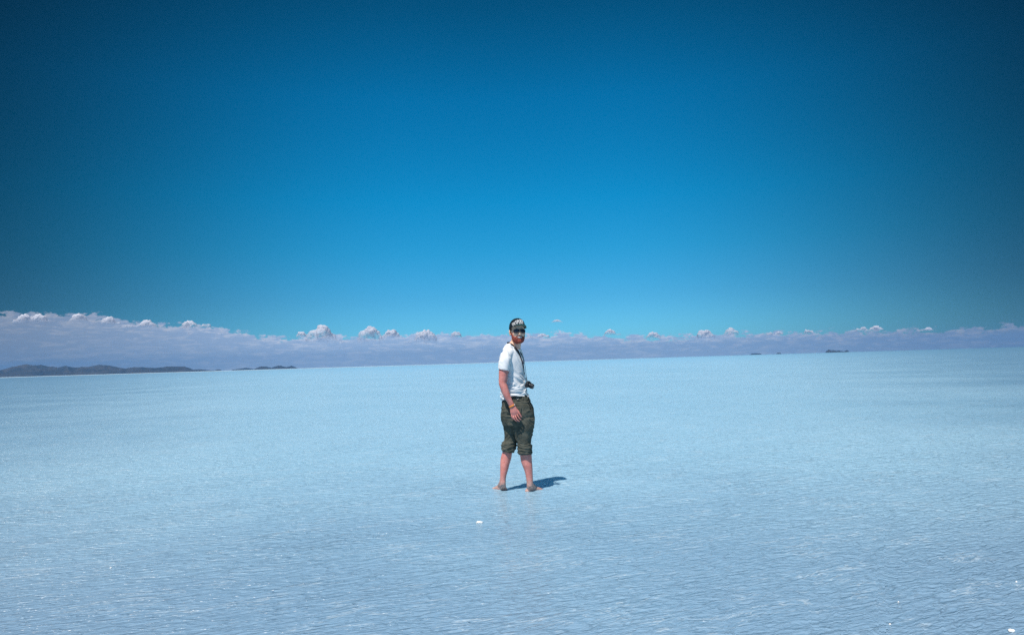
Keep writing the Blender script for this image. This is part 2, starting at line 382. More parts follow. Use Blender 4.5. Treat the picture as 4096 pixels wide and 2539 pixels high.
# ------------------------------------------------------------------ the man
BASE_PX = (2072.0, 1962.0)
B = ground_at(*BASE_PX)
SC = FPX / (B - Vector((0, 0, CAMZ))).dot(fw)                 # photo pixels per metre where he stands
T = math.tan(ROLL)
def L(px, py, dep=0.0):
    a = px - BASE_PX[0]; b = BASE_PX[1] - py
    return np.array([(a + T * b) / SC, dep, (b - T * a) / SC])
def row(py, xl, xr, cy, ry, yaw=0, a=None):
    c = L((xl + xr) / 2, py, cy); hw = (xr - xl) / 2 / SC
    if a is None: return (c[0], cy, c[2], hw, ry, 0)
    s, k = math.sin(R(yaw)), math.cos(R(yaw))                  # ellipse whose long axis a lies along the shoulders
    b = math.sqrt(max(hw * hw - (a * s) ** 2, .06 ** 2)) / k
    return (c[0], cy, c[2], b, a, -yaw)
def foot_pt(px, py):
    g = ground_at(px, py) - B; return np.array([g.x, g.y, 0.0])
man = empty('person', (B.x, B.y, 0))
prop(man, 'bearded man in white t-shirt, black cap and rolled olive trousers standing barefoot in shallow water', 'person')

YAW = 30
# --- bare body, one continuous surface
torso = [row(1600, 2018, 2104, .0, .11), row(1575, 2012, 2100, 0, 0, YAW, .135), row(1540, 2012, 2094, 0, 0, YAW, .14), row(1500, 2012, 2092, 0, 0, YAW, .15), row(1460, 2012, 2092, 0, 0, YAW, .155),
         row(1432, 2014, 2080, 0, 0, YAW, .14), row(1414, 2026, 2075, 0, 0, YAW, .105), row(1402, 2040, 2074, 0, 0, YAW, .068)]
trap = tube([L(2024, 1424, -.11), L(2034, 1408, -.06), L(2046, 1392, -.02), L(2054, 1376, .0)], [.042, .046, .050, .045], 20, 5)
neckp = [L(2058, 1412, .0), L(2062, 1395, -.002), L(2064, 1378, -.004), L(2066, 1355, -.002)]
HYAW = 15
hc = L(2069.5, 1326, -.012)
hr = np.array(Matrix.Rotation(R(HYAW), 3, 'Z') @ Matrix.Rotation(R(-2.0), 3, 'X') @ Matrix.Rotation(R(1.0), 3, 'Y'))
def H(p): return hr @ np.asarray(p, float) + hc
def jaw(rows):
    return stack([(0, (yf + yb) / 2, z, hw, (yb - yf) / 2, 0) for z, hw, yf, yb in rows], 32, 5, True, 2.15)
head = [ellipsoid((0, .010, .030), (.0755, .099, .092), 28),
        jaw([(.085, .058, -.066, .07), (.05, .070, -.083, .06), (.012, .0705, -.086, .05), (-.02, .0700, -.0865, .045), (-.05, .0665, -.087, .035), (-.075, .0635, -.086, .02), (-.098, .056, -.083, -.002), (-.115, .044, -.077, -.018), (-.126, .025, -.066, -.032)]),
        tube([(0, -.086, .012), (0, -.093, -.006), (0, -.103, -.026), (0, -.104, -.037)], [.0085, .0090, .0098, .0085], 14, 4, (1, 0, 0)),
        ellipsoid((.010, -.092, -.037), (.0065, .010, .0068), 12), ellipsoid((-.010, -.092, -.037), (.0065, .010, .0068), 12),
        ellipsoid((.034, -.062, -.028), (.030, .023, .028), 16), ellipsoid((-.034, -.062, -.028), (.030, .023, .028), 16),      # cheeks lifted by the smile
        ellipsoid((0, -.082, .022), (.045, .010, .010), 14), ellipsoid((0, -.080, -.108), (.020, .010, .014), 14)]
for s in (-1, 1):
    er = np.array(Matrix.Rotation(R(s * 24), 3, 'Z'))
    head += [ellipsoid((s * .079, .014, -.012), (.0065, .019, .032), 16, er), ellipsoid((s * .076, .006, -.032), (.007, .010, .013), 12, er), ellipsoid((s*.083, .022, -.004), (.005, .009, .024), 12, er)]
body_parts = [stack(torso, 36, 5), trap, tube(neckp, [.062, .055, .053, .055], 24, 5)] + [xform(p, hr, hc) for p in head]
# right arm (towards the camera) and its hand
AD = -.175
body_parts.append(tube([L(2026, 1424, -.13), L(2018, 1450, AD), L(2015, 1482, AD - .01), L(2013, 1510, AD - .015), L(2011.5, 1532, AD - .02), L(2018, 1553, AD - .025), L(2028, 1580, AD - .03), L(2039, 1602, AD - .03), L(2048, 1620, AD - .03)],
                       [.050, .052, (.050, .052), (.046, .048), (.041, .042), (.040, .044), (.036, .037), (.030, .028), (.0285, .022)], 22, 5))
HD = AD - .03
body_parts.append(tube([L(2048, 1619, HD), L(2053, 1632, HD), L(2056.5, 1644, HD), L(2058, 1654, HD + .004)], [(.029, .020), (.036, .0185), (.041, .017), (.039, .0145)], 20, 5))
for pts, r in (([(2066.5, 1650, 0), (2072, 1661, -.007), (2077.5, 1669, -.004), (2083.5, 1674, .008)], .0076),
               ([(2060, 1654, 0), (2064.5, 1666.5, -.009), (2070, 1675.5, -.005), (2077, 1680.5, .009)], .0079),
               ([(2053, 1655, 0), (2056, 1666.5, -.007), (2061, 1675.5, -.003), (2067.5, 1680.5, .011)], .0075),
               ([(2046, 1651, .002), (2047.5, 1661, -.004), (2051, 1669, .001), (2057, 1674.5, .012)], .0067)):
    body_parts.append(tube([L(a, b, HD + c) for a, b, c in pts], [r, r * 1.02, r * .9, r * .72], 14, 5))
body_parts.append(tube([L(2060, 1630, HD + .008), L(2070, 1640, HD + .004), L(2077, 1651, HD), L(2084.5, 1663, HD + .006)], [.014, .0125, .0105, .0078], 14, 5))   # thumb
# left arm behind the chest, hand by the far pocket
body_parts.append(tube([L(2072, 1424, .12), L(2074, 1450, .155), L(2074, 1490, .175), L(2076, 1530, .19), L(2089, 1570, .17), L(2110, 1612, .10)], [.048, .048, .044, .040, .034, .028], 20, 5))
body_parts.append(tube([L(2110, 1612, .10), L(2118, 1626, .08), L(2124, 1642, .06)], [(.026, .020), (.036, .018), (.036, .016)], 16, 4))
for i in range(4):
    body_parts.append(tube([L(2116 + i * 5, 1640, .07 - i * .006), L(2118 + i * 4.6, 1654, .07 - i * .006), L(2119 + i * 3.6, 1666, .07 - i * .005)], [.009, .0088, .007], 12, 4))
body_parts.append(tube([L(2122, 1624, .05), L(2131, 1634, .03), L(2133.5, 1646, .02)], [.013, .011, .008], 12, 4))
# legs and feet
SOLE = -.030
def leg(rows, heel, toe, cy):
    st = [row(py, xl, xr, c, ry) for py, xl, xr, c, ry in rows]
    body_parts.append(stack(st, 30, 6))
    h = foot_pt(*heel); t = foot_pt(*toe); d = (t - h); d /= np.linalg.norm(d); s = np.array([-d[1], d[0], 0])
    zz = np.array([0, 0, 1.])
    f = [h - d * .004 + zz * (SOLE + .030), h + d * .035 + zz * (SOLE + .040), h + d * .085 + zz * (SOLE + .042), h + d * .135 + zz * (SOLE + .031), h + d * .185 + zz * (SOLE + .021), h + d * .215 + zz * (SOLE + .016)]
    body_parts.append(tube(f, [(.027, .030), (.033, .040), (.034, .042), (.040, .031), (.046, .020), (.043, .013)], 22, 5, (0, 0, 1)))
    an = np.array(st[-1][:3]) if st[0][2] > st[-1][2] else np.array(st[0][:3])
    body_parts.append(tube([an + zz * .05, an, h + d * .045 + zz * (SOLE + .05)], [(.030, .034), (.031, .037), (.031, .04)], 18, 5, tuple(d)))   # ankle into the heel
    body_parts.append(tube([an + zz * .02 + d * .01, h + d * .10 + zz * (SOLE + .055), h + d * .15 + zz * (SOLE + .034)], [.030, .028, .022], 16, 4, tuple(d)))   # instep
    body_parts.append(ellipsoid(an + s * .027 - zz * .008, (.009, .012, .014), 12)); body_parts.append(ellipsoid(an - s * .027 - zz * .008, (.009, .012, .014), 12))
    for i, o in enumerate((-.036, -.017, .001, .018, .036)):
        sg = 1 if toe[0] > heel[0] else -1                       # big toe on the inner side
        k = (o * sg + .036) / .072                               # 0 = outer little toe, 1 = big toe
        p = h + d * (.205 + .016 * k) + s * o * 1.05
        body_parts.append(tube([p - d * .02 + zz * (SOLE + .014), p + zz * (SOLE + .014), p + d * (.018 + .012 * k) + zz * (SOLE + .010)], [.009 + .004 * k] * 2 + [.007 + .004 * k], 10, 3, (0, 0, 1)))
LL = [(1700, 2022, 2068, .05, .08), (1760, 2018, 2062, .045, .068), (1800, 2011, 2052, .04, .058), (1815, 2007.5, 2048.5, .040, .056), (1832, 2003, 2046, .045, .060), (1846, 2001, 2042.5, .044, .060), (1860, 2000.5, 2038, .038, .056),
      (1877, 2000.5, 2033.5, .030, .048), (1895, 2000.5, 2028, .022, .040), (1912, 2000, 2024, .018, .035), (1928, 1999.5, 2023, .018, .036), (1937, 1999, 2022.5, .02, .038)]
RL = [(1700, 2066, 2128, -.04, .085), (1760, 2072, 2122, -.045, .07), (1805, 2078, 2125, -.05, .06), (1823, 2080.5, 2127, -.048, .060), (1844, 2084, 2128, -.045, .062), (1858, 2089, 2129, -.05, .058),
      (1875, 2096, 2130, -.055, .049), (1893, 2101, 2130.5, -.06, .041), (1910, 2104, 2131, -.064, .036), (1927, 2106, 2132, -.064, .036), (1939, 2106.5, 2132, -.062, .038)]
leg(LL, (2019, 1959), (1979, 1950), .05)
leg(RL, (2111, 1964), (2164, 1953), -.04)
body_me = remesh('body', body_parts, .0030, 2)

def skin_nodes(t, b, co):
    x, y, z = t.xyz(co)
    n = t.noise(co, 22, 4, .6); n2 = t.noise(co, 90, 3, .6); n3 = t.noise(co, 260, 2, .5)
    zz = t.m('MULTIPLY_ADD', t.m('SUBTRACT', n, .5), .10, z)
    red = t.mix(t.sstep(n, .3, .7), (.64, .225, .185), (.78, .31, .26))
    pale = t.mix(t.sstep(n2, .3, .7), (.86, .48, .33), (.94, .60, .43))
    col = t.mix(t.sstep(z, 1.38, 1.50), red, pale)
    salty = t.mix(t.sstep(t.noise(co, 55, 6, .7), .35, .70), (.52, .27, .22), (.64, .43, .36))                # ankles and feet crusted with drying salt
    col = t.mix(t.sstep(zz, .19, .05), col, salty)
    hairs = t.m('MULTIPLY', t.sstep(n3, .60, .72), .25)
    col = t.mix(hairs, col, (.30, .12, .09))
    t.l.new(col, b.inputs['Base Color'])
    b.inputs['Subsurface Weight'].default_value = .12; b.inputs['Subsurface Radius'].default_value = (.012, .005, .003)
    bn = t.n.new('ShaderNodeBump'); bn.inputs['Distance'].default_value = .0006; t.l.new(n2, bn.inputs['Height']); t.l.new(bn.outputs[0], b.inputs['Normal'])
M_skin = material('sunburnt_skin', (.6, .3, .24), .5, .4, skin_nodes)
body = link('body', body_me, M_skin, man)

bv, bnorm = get_vn(body_me)
hl = (bv - hc) @ hr                                              # body vertices in the head's own frame
polys = [tuple(p.vertices) for p in body_me.polygons]
HB = BVHTree.FromPolygons([Vector(p) for p in hl], polys)
def face_y(x, z, off=0.0):
    h = HB.ray_cast(Vector((x, -.4, z)), Vector((0, 1, 0)))
    return (h[0].y if h[0] else -.08) - off

# --- beard and cropped hair: offset shells of the head's skin
def shell(name, maskf, thick, rough, mat, freq):
    m = maskf(hl); fm = [f for f in polys if all(m[i] > .02 for i in f)]
    idx = sorted({i for f in fm for i in f}); mp = {k: i for i, k in enumerate(idx)}
    V = []
    for i in idx:
        p = hl[i]; e = min(1.0, m[i])
        V.append(bv[i] + bnorm[i] * (-.0015 + e * (thick + rough * (fbm(p * freq, 1, 3)))))
    return link(name, mesh(name, V, [tuple(mp[i] for i in f) for f in fm]), mat, man)
def ss(x, a, b):
    t = np.clip((x - a) / (b - a), 0, 1); return t * t * (3 - 2 * t)
MX0, MZ0 = .0, -.0655                                            # mouth centre
def smile_mid(x): return MZ0 + 5.2 * x * x
def beard_mask(p):
    ax = np.abs(p[:, 0]); z = p[:, 2]; y = p[:, 1]
    upper = np.interp(ax, [0, .006, .014, .026, .036, .046, .056, .064, .069, .074], [-.051, -.048, -.048, -.050, -.055, -.060, -.052, -.034, -.010, .004])
    m = ss(upper - z, -.001, .010) * ss(z, -.150, -.118)
    back = np.interp(z, [-.13, -.09, -.05, -.01], [-.030, -.002, .004, -.004])
    m = m * ss(back - y, -.004, .012)
    inner = ((p[:, 0]) / .0315) ** 2 + ((z - smile_mid(p[:, 0]) + .006) / .0130) ** 2
    m = m * np.where(y < -.05, ss(inner, .85, 1.30), 1)
    m = m * np.where(ax > .0765, 0, 1)
    return m * np.where((y > -.025) & (z < -.112), 0, 1)
M_beard = material('ginger_beard', (.26, .05, .03), .75, .3, speckle((.22, .036, .026), (.42, .10, .065), 160, 4, .35, .65, .003, 320))
shell('beard', beard_mask, .0065, .0030, M_beard, 150)
def hair_mask(p):
    z = p[:, 2]; y = p[:, 1]; ax = np.abs(p[:, 0])
    low = np.interp(y, [-.03, .0, .03, .06, .12], [.0, .0, -.035, -.06, -.075])
    return ss(z, low, low + .008) * ss(y, -.03, -.018) * ss(.06 - z, 0, .01) * np.where((ax > .0775) & (y < .04) , 0, 1)
M_hair = material('brown_hair', (.10, .05, .03), .8, .3, speckle((.08, .04, .028), (.20, .11, .07), 150, 3, .35, .65, .003, 300))
shell('hair', hair_mask, .004, .002, M_hair, 120)

# --- smiling mouth
def patch(name, rows, off, mat, th, parent=man):
    V = []; F = []; n = len(rows[0])
    for rw in rows:
        for x, z in rw: V.append(H((x, face_y(x, z, off), z)))
    for i in range(len(rows) - 1):
        for j in range(n - 1): F.append((i * n + j, i * n + j + 1, (i + 1) * n + j + 1, (i + 1) * n + j))
    return link(name, solidify(mesh(name, V, F), th), mat, parent)
def mouth_rows(w_, top, bot, k, nz=5, nx=17):
    xs = np.linspace(-w_, w_, nx); out = []
    for i in range(nz):
        t = i / (nz - 1); out.append([(x, smile_mid(x) * k + (1 - k) * MZ0 + (top + (bot - top) * t) * (1 - (x / w_) ** 2) ** .6) for x in xs])
    return out
M_mouth = material('mouth_inside', (.05, .012, .012), .6)
M_lip = material('lips', (.50, .19, .16), .45, .5, speckle((.44, .16, .14), (.54, .22, .18), 120))
M_teeth = material('teeth', (.82, .80, .76), .25, .5, speckle((.80, .78, .73), (.85, .83, .80), 200))
patch('mouth', mouth_rows(.0300, .004, -.0145, 1.0), .0015, M_mouth, .001)
patch('teeth', mouth_rows(.0235, .0030, -.0085, 1.0), .0040, M_teeth, .002)
lipx = np.linspace(-.029, .029, 13)
lowlip = [H((x, face_y(x, z, .003), z)) for x in lipx for z in [smile_mid(x) - .0165 * (1 - (x / .031) ** 2) ** .6]]
upplip = [H((x, face_y(x, z, .002), z)) for x in lipx for z in [smile_mid(x) + .0055 * (1 - (x / .031) ** 2) ** .6]]
lr = [.0010 + .0018 * (1 - (x / .031) ** 2) for x in lipx]
link('lips', mesh('lips', *join([tube(lowlip, lr, 10, 2), tube(upplip, [q * .7 for q in lr], 10, 2)])), M_lip, man)

# --- aviator sunglasses
M_frame = material('dark_metal_frame', (.02, .018, .02), .35, .6); M_frame.node_tree.nodes['Principled BSDF'].inputs['Metallic'].default_value = .6
M_lens = material('dark_lens', (.018, .018, .032), .08, .5, speckle((.016, .016, .028), (.022, .022, .038), 30))
def lens_outline(s, k=28):
    out = []
    for i in range(k):
        a = 2 * math.pi * i / k; x = .0305 * math.cos(a); z = .0225 * math.sin(a)
        if z > 0: z *= .82
        x *= 1 - .20 * ss(np.array(-z), .002, .022); x += (.006 if z < 0 else 0) * (-z / .0225)
        out.append((s * (.0345 + x), z + .000))
    return out
def glass_y(x): return -.1035 + 5.5 * x * x
fr_parts = []; lens_me = []
for s in (-1, 1):
    ol = lens_outline(s); P = [np.array((x, glass_y(x), z)) for x, z in ol]
    fr_parts.append(tube(P + [P[0], P[1]], [.0017] * (len(P) + 2), 8, 2, (0, 1, .01)))
    c = np.mean(P, 0); V = []; F = []; n = len(P)
    for kk in (1.0, .66, .33):
        for p in P:
            q = c + (p - c) * kk; V.append(np.array((q[0], glass_y(q[0]) - .002 * (1 - kk), q[2])))
    V.append(np.array((c[0], glass_y(c[0]) - .002, c[2])))
    for i in range(2):
        for j in range(n): F.append((i * n + j, i * n + (j + 1) % n, (i + 1) * n + (j + 1) % n, (i + 1) * n + j))
    F += [(2 * n + j, 2 * n + (j + 1) % n, 3 * n) for j in range(n)]
    lens_me.append(([H(v) for v in V], F))
    fr_parts.append(tube([(s * .064, glass_y(.064), .008), (s * .073, -.070, .010), (s * .079, -.03, .010), (s * .081, .006, .008), (s * .081, .02, -.004)], [.0018, .0018, .0018, .0017, .0015], 8, 4, (0, 0, 1)))
fr_parts.append(tube([(-.011, glass_y(.011), .0135), (0, -.1055, .0145), (.011, glass_y(.011), .0135)], [.0015] * 3, 8, 3, (0, 1, 0)))
fr_parts.append(tube([(-.007, glass_y(.007), .003), (0, -.1055, .006), (.007, glass_y(.007), .003)], [.0013] * 3, 8, 3, (0, 1, 0)))
glasses = link('sunglasses', mesh('sunglasses', *xform(join(fr_parts), hr, hc)), M_frame, man)
for lm in lens_me: link('lens', solidify(mesh('lens', *lm), .0016), M_lens, glasses)

# --- snapback cap
CT = np.array(Matrix.Rotation(R(-14), 3, 'X'))                   # tipped back, brim up
CC = np.array((0, .004, .034))
def capf(p): return H(CT @ np.asarray(p, float) + CC)
RX, RY, CH = .0845, .106, .108
def crown_pt(th, t):
    """t 0 rim .. 1 top; th 0 = front"""
    front = max(0, math.cos(th)); e = 2.5 + .9 * front
    rr = max(0.0, 1 - t ** e) ** (1 / 2.1)
    return np.array((RX * rr * math.sin(th), -RY * rr * math.cos(th) + .004 * t, CH * t * (1 - .02 * (1 - front)) - .004 * (1 - front) * (1 - t)))
rings = []
for i in range(27):
    t = math.sin(i / 26 * math.pi / 2) if i < 26 else .9995
    rings.append([capf(crown_pt(2 * math.pi * j / 64, t) * (1 - .006 * (abs(math.cos(3 * 2 * math.pi * j / 64)) > .985))) for j in range(64)])
cv, cf = skin_rings(rings, False); cv.append(np.mean(rings[-1], 0)); cf += [(len(cv) - 1, 26 * 64 + j, 26 * 64 + (j + 1) % 64) for j in range(64)]
M_cap = material('black_cap_cloth', (.007, .013, .018), .85, .2, speckle((.005, .011, .016), (.012, .022, .030), 90, 3, .35, .65, .001, 900))
M_under = material('green_brim_underside', (.09, .20, .165), .85, .2, speckle((.08, .18, .15), (.11, .23, .19), 120))
cap = link('cap', solidify(mesh('cap', cv, cf), .003), M_cap, man)
bt = [capf((0, .004, CH + .001))]; link('cap_button', mesh('cap_button', *ellipsoid(bt[0], (.007, .007, .004), 12)), M_cap, cap)
bV = []; bF = []; nb, mb = 33, 9
for side_ in (0, 1):
    for i in range(nb):
        th = R(-78 + 156 * i / (nb - 1)); e0 = crown_pt(th, 0.0)
        for j in range(mb):
            q = j / (mb - 1); ext = .058 * max(0.0, math.cos(th * 90 / 78)) ** .55
            p = np.array((e0[0] * (1 + .10 * q), e0[1] - ext * q, .002)); p[2] -= 1.35 * p[0] ** 2 * (.35 + .65 * q) + .10 * ext * q
            p[2] -= .0032 * side_; bV.append(capf(p))
o1 = nb * mb
for i in range(nb - 1):
    for j in range(mb - 1):
        k = i * mb + j; bF.append((k, k + 1, k + mb + 1, k + mb)); bF.append((o1 + k, o1 + k + mb, o1 + k + mb + 1, o1 + k + 1))
    k = i * mb + mb - 1; bF.append((k, o1 + k, o1 + k + mb, k + mb))
bm_ = mesh('brim', bV, bF); brim = link('brim', bm_, [M_cap, M_under], cap)
for i, p in enumerate(bm_.polygons): p.material_index = 1 if all(v >= o1 for v in p.vertices) else 0
# hand-drawn white lettering sewn on the front panel: SUSPEKT
GLY = {'S': [[(.85, 1.25), (.45, 1.40), (.18, 1.12), (.5, .82), (.80, .55), (.55, .18), (.12, .05)]],
       'U': [[(.12, 1.15), (.16, .45), (.42, .25), (.68, .45)], [(.74, 1.20), (.72, .5), (.82, .15)]],
       'P': [[(.2, 0), (.22, 1.42)], [(.05, 1.38), (.55, 1.45), (.82, 1.12), (.6, .78), (.25, .68)]],
       'E': [[(.2, .05), (.2, 1.38)], [(.1, 1.40), (.85, 1.42)], [(.2, .74), (.75, .78)], [(.15, .05), (.9, .02)]],
       'K': [[(.18, -.1), (.14, 1.75)], [(.85, 1.40), (.22, .66)], [(.3, .74), (.95, -.12)]],
       'T': [[(.02, 1.28), (1.1, 1.46)], [(.52, 1.36), (.5, .0)]]}
let = []
x = -3.75; drop = [-.42, -.12, -.02, .0, .0, .04, .02]
for ch, dz_ in zip('SUSPEKT', drop):
    for st in GLY[ch]:
        P = catmull([np.array((x + a, b + dz_, 0)) for a, b in st], 3) if len(st) > 2 else np.array([[x + st[0][0] * (1 - q) + st[1][0] * q, dz_ + st[0][1] * (1 - q) + st[1][1] * q, 0] for q in np.linspace(0, 1, 5)])
        Q = []
        for p in P:
            th = (p[0] * .0186 - .0150) / .088; t = .13 + (p[1] * .0285 + p[0] * .0018) / .098
            a_ = crown_pt(th, min(t, .97)); nrm = np.array((math.sin(th) / RX, -math.cos(th) / RY, .0)); nrm /= np.linalg.norm(nrm)
            Q.append(capf(a_ + nrm * .0020))
        let.append(tube(Q, [(.0033, .0013)] * len(Q), 8, 1, tuple(hr @ np.array((0, 1, 0)))))
    x += 1.06
M_white = material('white_embroidery', (.82, .82, .80), .8, .2, speckle((.78, .78, .76), (.85, .85, .84), 300))
link('lettering', mesh('lettering', *join(let)), M_white, cap)

# --- t-shirt
SH = [row(1606, 2006, 2112, .0, 0, YAW, .150), row(1588, 2004.5, 2113, 0, 0, YAW, .152), row(1570, 2004, 2108.5, 0, 0, YAW, .150), row(1540, 2004, 2102, 0, 0, YAW, .148), row(1505, 2005, 2099.5, 0, 0, YAW, .148), row(1470, 2005, 2099, 0, 0, YAW, .152),
      row(1442, 2005, 2096.5, 0, 0, YAW, .158), row(1424, 2010, 2092, 0, 0, YAW, .150), row(1411, 2020, 2088, 0, 0, YAW, .120), row(1401, 2032, 2085.5, 0, 0, YAW, .092), row(1391, 2036, 2084, 0, 0, YAW, .074), row(1380, 2036, 2083, 0, 0, YAW, .068), row(1366, 2038, 2083, 0, 0, YAW, .066)]
SHOULDER = [tube([L(2046, 1408, -.04), L(2030, 1419, -.105), L(2021, 1438, -.150), L(2018, 1456, -.168)], [.050, .060, .060, .054], 26, 6, (0, 1, 0)),
            tube([L(2022, 1424, -.12), L(2031, 1406, -.065), L(2042, 1388, -.02), L(2050, 1374, .0)], [.046, .051, .056, .050], 22, 5),
            tube([L(2066, 1411, .05), L(2071, 1422, .11), L(2074, 1440, .145)], [.05, .055, .055], 22, 5, (0, 1, 0))]
def ridge(x): return (1 - abs(math.sin(x))) ** 1.6
def crease(p, d, along, across, seed):
    """irregular ridges running along direction d (x, y, z)"""
    d = Vector(d).normalized(); p = Vector(p); a = p.dot(d); q = p - d * a
    n = noise.noise(Vector((q.x * across + seed, q.y * across * .6, q.z * across)) + d * (a * along)) + .35 * noise.noise(Vector((q.x * across * 2.1, q.y * across, q.z * across * 2.1 + seed)) + d * (a * along * 2))
    return max(0.0, 1 - abs(n) * 2.6) ** 1.3
xm = L(2050, 1540)[0]; zc = L(2060, 1495)[2]; zs = L(2050, 1440)[2]
def relax(me, n):
    v, _ = get_vn(me); e = np.empty(len(me.edges) * 2, int); me.edges.foreach_get('vertices', e); e = e.reshape(-1, 2)
    cnt = np.maximum(np.bincount(e.ravel(), minlength=len(v)), 1)[:, None]
    for _i in range(n):
        acc = np.zeros_like(v); np.add.at(acc, e[:, 0], v[e[:, 1]]); np.add.at(acc, e[:, 1], v[e[:, 0]]); v = v * .4 + acc / cnt * .6
    set_v(me, v)
def drape(me, sleeve):
    v, nn = get_vn(me)
    for i in range(len(v)):
        x, y, z = v[i]; low = float(ss(np.array(zc + .05 - z), 0, .14)); upm = float(ss(np.array(z), zs - .08, zs + .05)); d = 0.0
        if sleeve:
            d += .0085 * crease((x, y, z), (.55, .2, -1), 2.5, 20, 3.0) + .003 * fbm((x * 10, y * 10, z * 6), 1, 2)
        else:
            dip = -.75 + .40 * float(ss(np.array(zc - .10 - z), 0, .12))
            d += low * .0150 * crease((x, y, z), (1, .3, dip), 2.2, 19, 1.0)        # gathers running down towards the far hip
            d += low * .0040 * crease((x, y, z), (1, .3, dip * .6), 4, 34, 8.0)
            d += upm * .0110 * crease((x, y, z), (.45, .1, -1), 2.2, 17, 5.0)        # pulls hanging from the shoulder
            d += (1 - low) * (1 - upm) * .005 * crease((x, y, z), (.8, .2, -1), 2.5, 14, 2.0)
            d += .004 * fbm((x * 9, y * 9, z * 9), 1, 2)
        v[i] += nn[i] * (d - .004)
    set_v(me, v); relax(me, 3)
sh_me = remesh('tshirt', [stack(SH, 44, 6)] + SHOULDER, .0042, 8); drape(sh_me, False)
hx_ = [L(q, 1590)[0] for q in (2000, 2025, 2046, 2080, 2114)]; hz_ = [L(a, b)[2] for a, b in ((2000, 1603), (2025, 1597), (2046, 1583), (2080, 1582.5), (2114, 1590))]
nk = L(2062, 1396)[2]; nx0 = L(2061, 1396)[0]; nx1 = L(2070, 1400)[0]
nkx = [L(q, 1390)[0] for q in (2030, 2038, 2050, 2064, 2076, 2090)]; nkz = [L(a, b)[2] for a, b in ((2030, 1377), (2038, 1379), (2050, 1386), (2064, 1396), (2076, 1399), (2090, 1400))]
def neck_z(x): return float(np.interp(x, nkx, nkz))
def shirt_top(p):
    return neck_z(p.x) if (p.x - nx0) ** 2 + p.y ** 2 < .082 ** 2 else 9.0
def trim(me, limit, top=None):
    """cut a garment off along a clean hem: limit(p) is the lowest z allowed there, top the highest"""
    bm = bmesh.new(); bm.from_mesh(me); cl = set()
    for q in bm.verts:
        lo = limit(q.co); hi = top(q.co) if top else 1e9
        if q.co.z < lo: q.co.z = lo; cl.add(q.index)
        elif q.co.z > hi: q.co.z = hi; cl.add(q.index)
    bmesh.ops.delete(bm, geom=[f for f in bm.faces if all(q.index in cl for q in f.verts)], context='FACES')
    bm.to_mesh(me); bm.free(); me.update()
trim(sh_me, lambda p: float(np.interp(p.x, hx_, hz_)) + .003 * math.sin(p.x * 55 + p.y * 30), shirt_top)
def sleeve(pts, rad, end_l, end_r):
    me = remesh('sleeve', [tube(pts, rad, 30, 6, (0, 1, 0))], .0042, 4); drape(me, True)
    a, b = L(*end_l), L(*end_r); k = (b[2] - a[2]) / (b[0] - a[0])
    trim(me, lambda p: a[2] + (p.x - a[0]) * k); return me
sl1 = sleeve([L(2034, 1416, -.085), L(2026, 1425, -.125), L(2020.5, 1442, -.160), L(2017.5, 1464, -.182), L(2015.5, 1496, -.192)], [(.044, .045), (.054, .052), (.0610, .062), (.0605, .064), (.0575, .063)], (1995, 1475), (2036, 1483.5))
sl2 = sleeve([L(2066, 1411, .05), L(2070, 1422, .11), L(2074, 1445, .15), L(2074, 1475, .17), L(2074, 1496, .178)], [(.05, .055), (.05, .055), (.05, .06), (.05, .06), (.048, .06)], (2060, 1482), (2092, 1482))
bm = bmesh.new()
for q in (sh_me, sl1, sl2): bm.from_mesh(q)
bm.to_mesh(sh_me); bm.free(); sh_me.update()
M_shirt = material('white_cotton', (.80, .80, .80), .9, .15, speckle((.78, .785, .79), (.82, .82, .82), 40, 3, .3, .7, .0006, 900))
shirt = link('tshirt', solidify(sh_me, .003), M_shirt, man)
SB = BVHTree.FromPolygons([Vector(q.co) for q in shirt.data.vertices], [tuple(p.vertices) for p in shirt.data.polygons])
def front(bvh, px, py, off=.004, default=-.1):
    p = L(px, py); h = bvh.ray_cast(Vector((p[0], -1.0, p[2])), Vector((0, 1, 0)))
    yv = h[0].y if h[0] else default
    return np.array((p[0], yv - off, p[2])), (np.array(h[1]) if h[0] else np.array((0, -1., 0)))
# ribbed collar
cen = np.array((nx0 + .002, 0.0)); col_p = []
for a in np.linspace(0, 2 * math.pi, 40, endpoint=False):
    dv = np.array((math.cos(a), math.sin(a))); x_ = cen[0] + dv[0] * .062
    h = SB.ray_cast(Vector((cen[0] + dv[0] * .2, dv[1] * .2, neck_z(x_) - .004)), Vector((-dv[0], -dv[1], 0)))
    rr = (Vector((h[0].x - cen[0], h[0].y, 0)).length if h[0] else .066); rr = min(max(rr, .055), .078)
    col_p.append(np.array((cen[0] + dv[0] * rr, dv[1] * rr, neck_z(cen[0] + dv[0] * rr) - .002)))
col_p += col_p[:2]
link('collar', mesh('collar', *tube(col_p, [(.0028, .0060)] * len(col_p), 10, 2, (0, 0, 1), False, False)), M_shirt, shirt)
# sleeve hem and small dark red print beside the strap
hb = [front(SB, px, py, .0015)[0] for px, py in ((1997, 1471), (2004, 1472.5), (2012, 1474), (2020, 1476), (2028, 1478), (2034, 1480))]
link('sleeve_seam', mesh('sleeve_seam', *tube(hb, [.0016] * 6, 8, 3)), M_shirt, shirt)
pr = []
for a, b in (((2088, 1447), (2093, 1455)), ((2089, 1453), (2096, 1452)), ((2087, 1451), (2091, 1443))):
    pr.append(tube([front(SB, *a, .001)[0], front(SB, (a[0] + b[0]) / 2, (a[1] + b[1]) / 2, .001)[0], front(SB, *b, .001)[0]], [(.004, .001)] * 3, 8, 2, (0, 1, 0)))
link('chest_print', mesh('chest_print', *join(pr)), material('dark_red_print', (.14, .02, .03), .8), shirt)

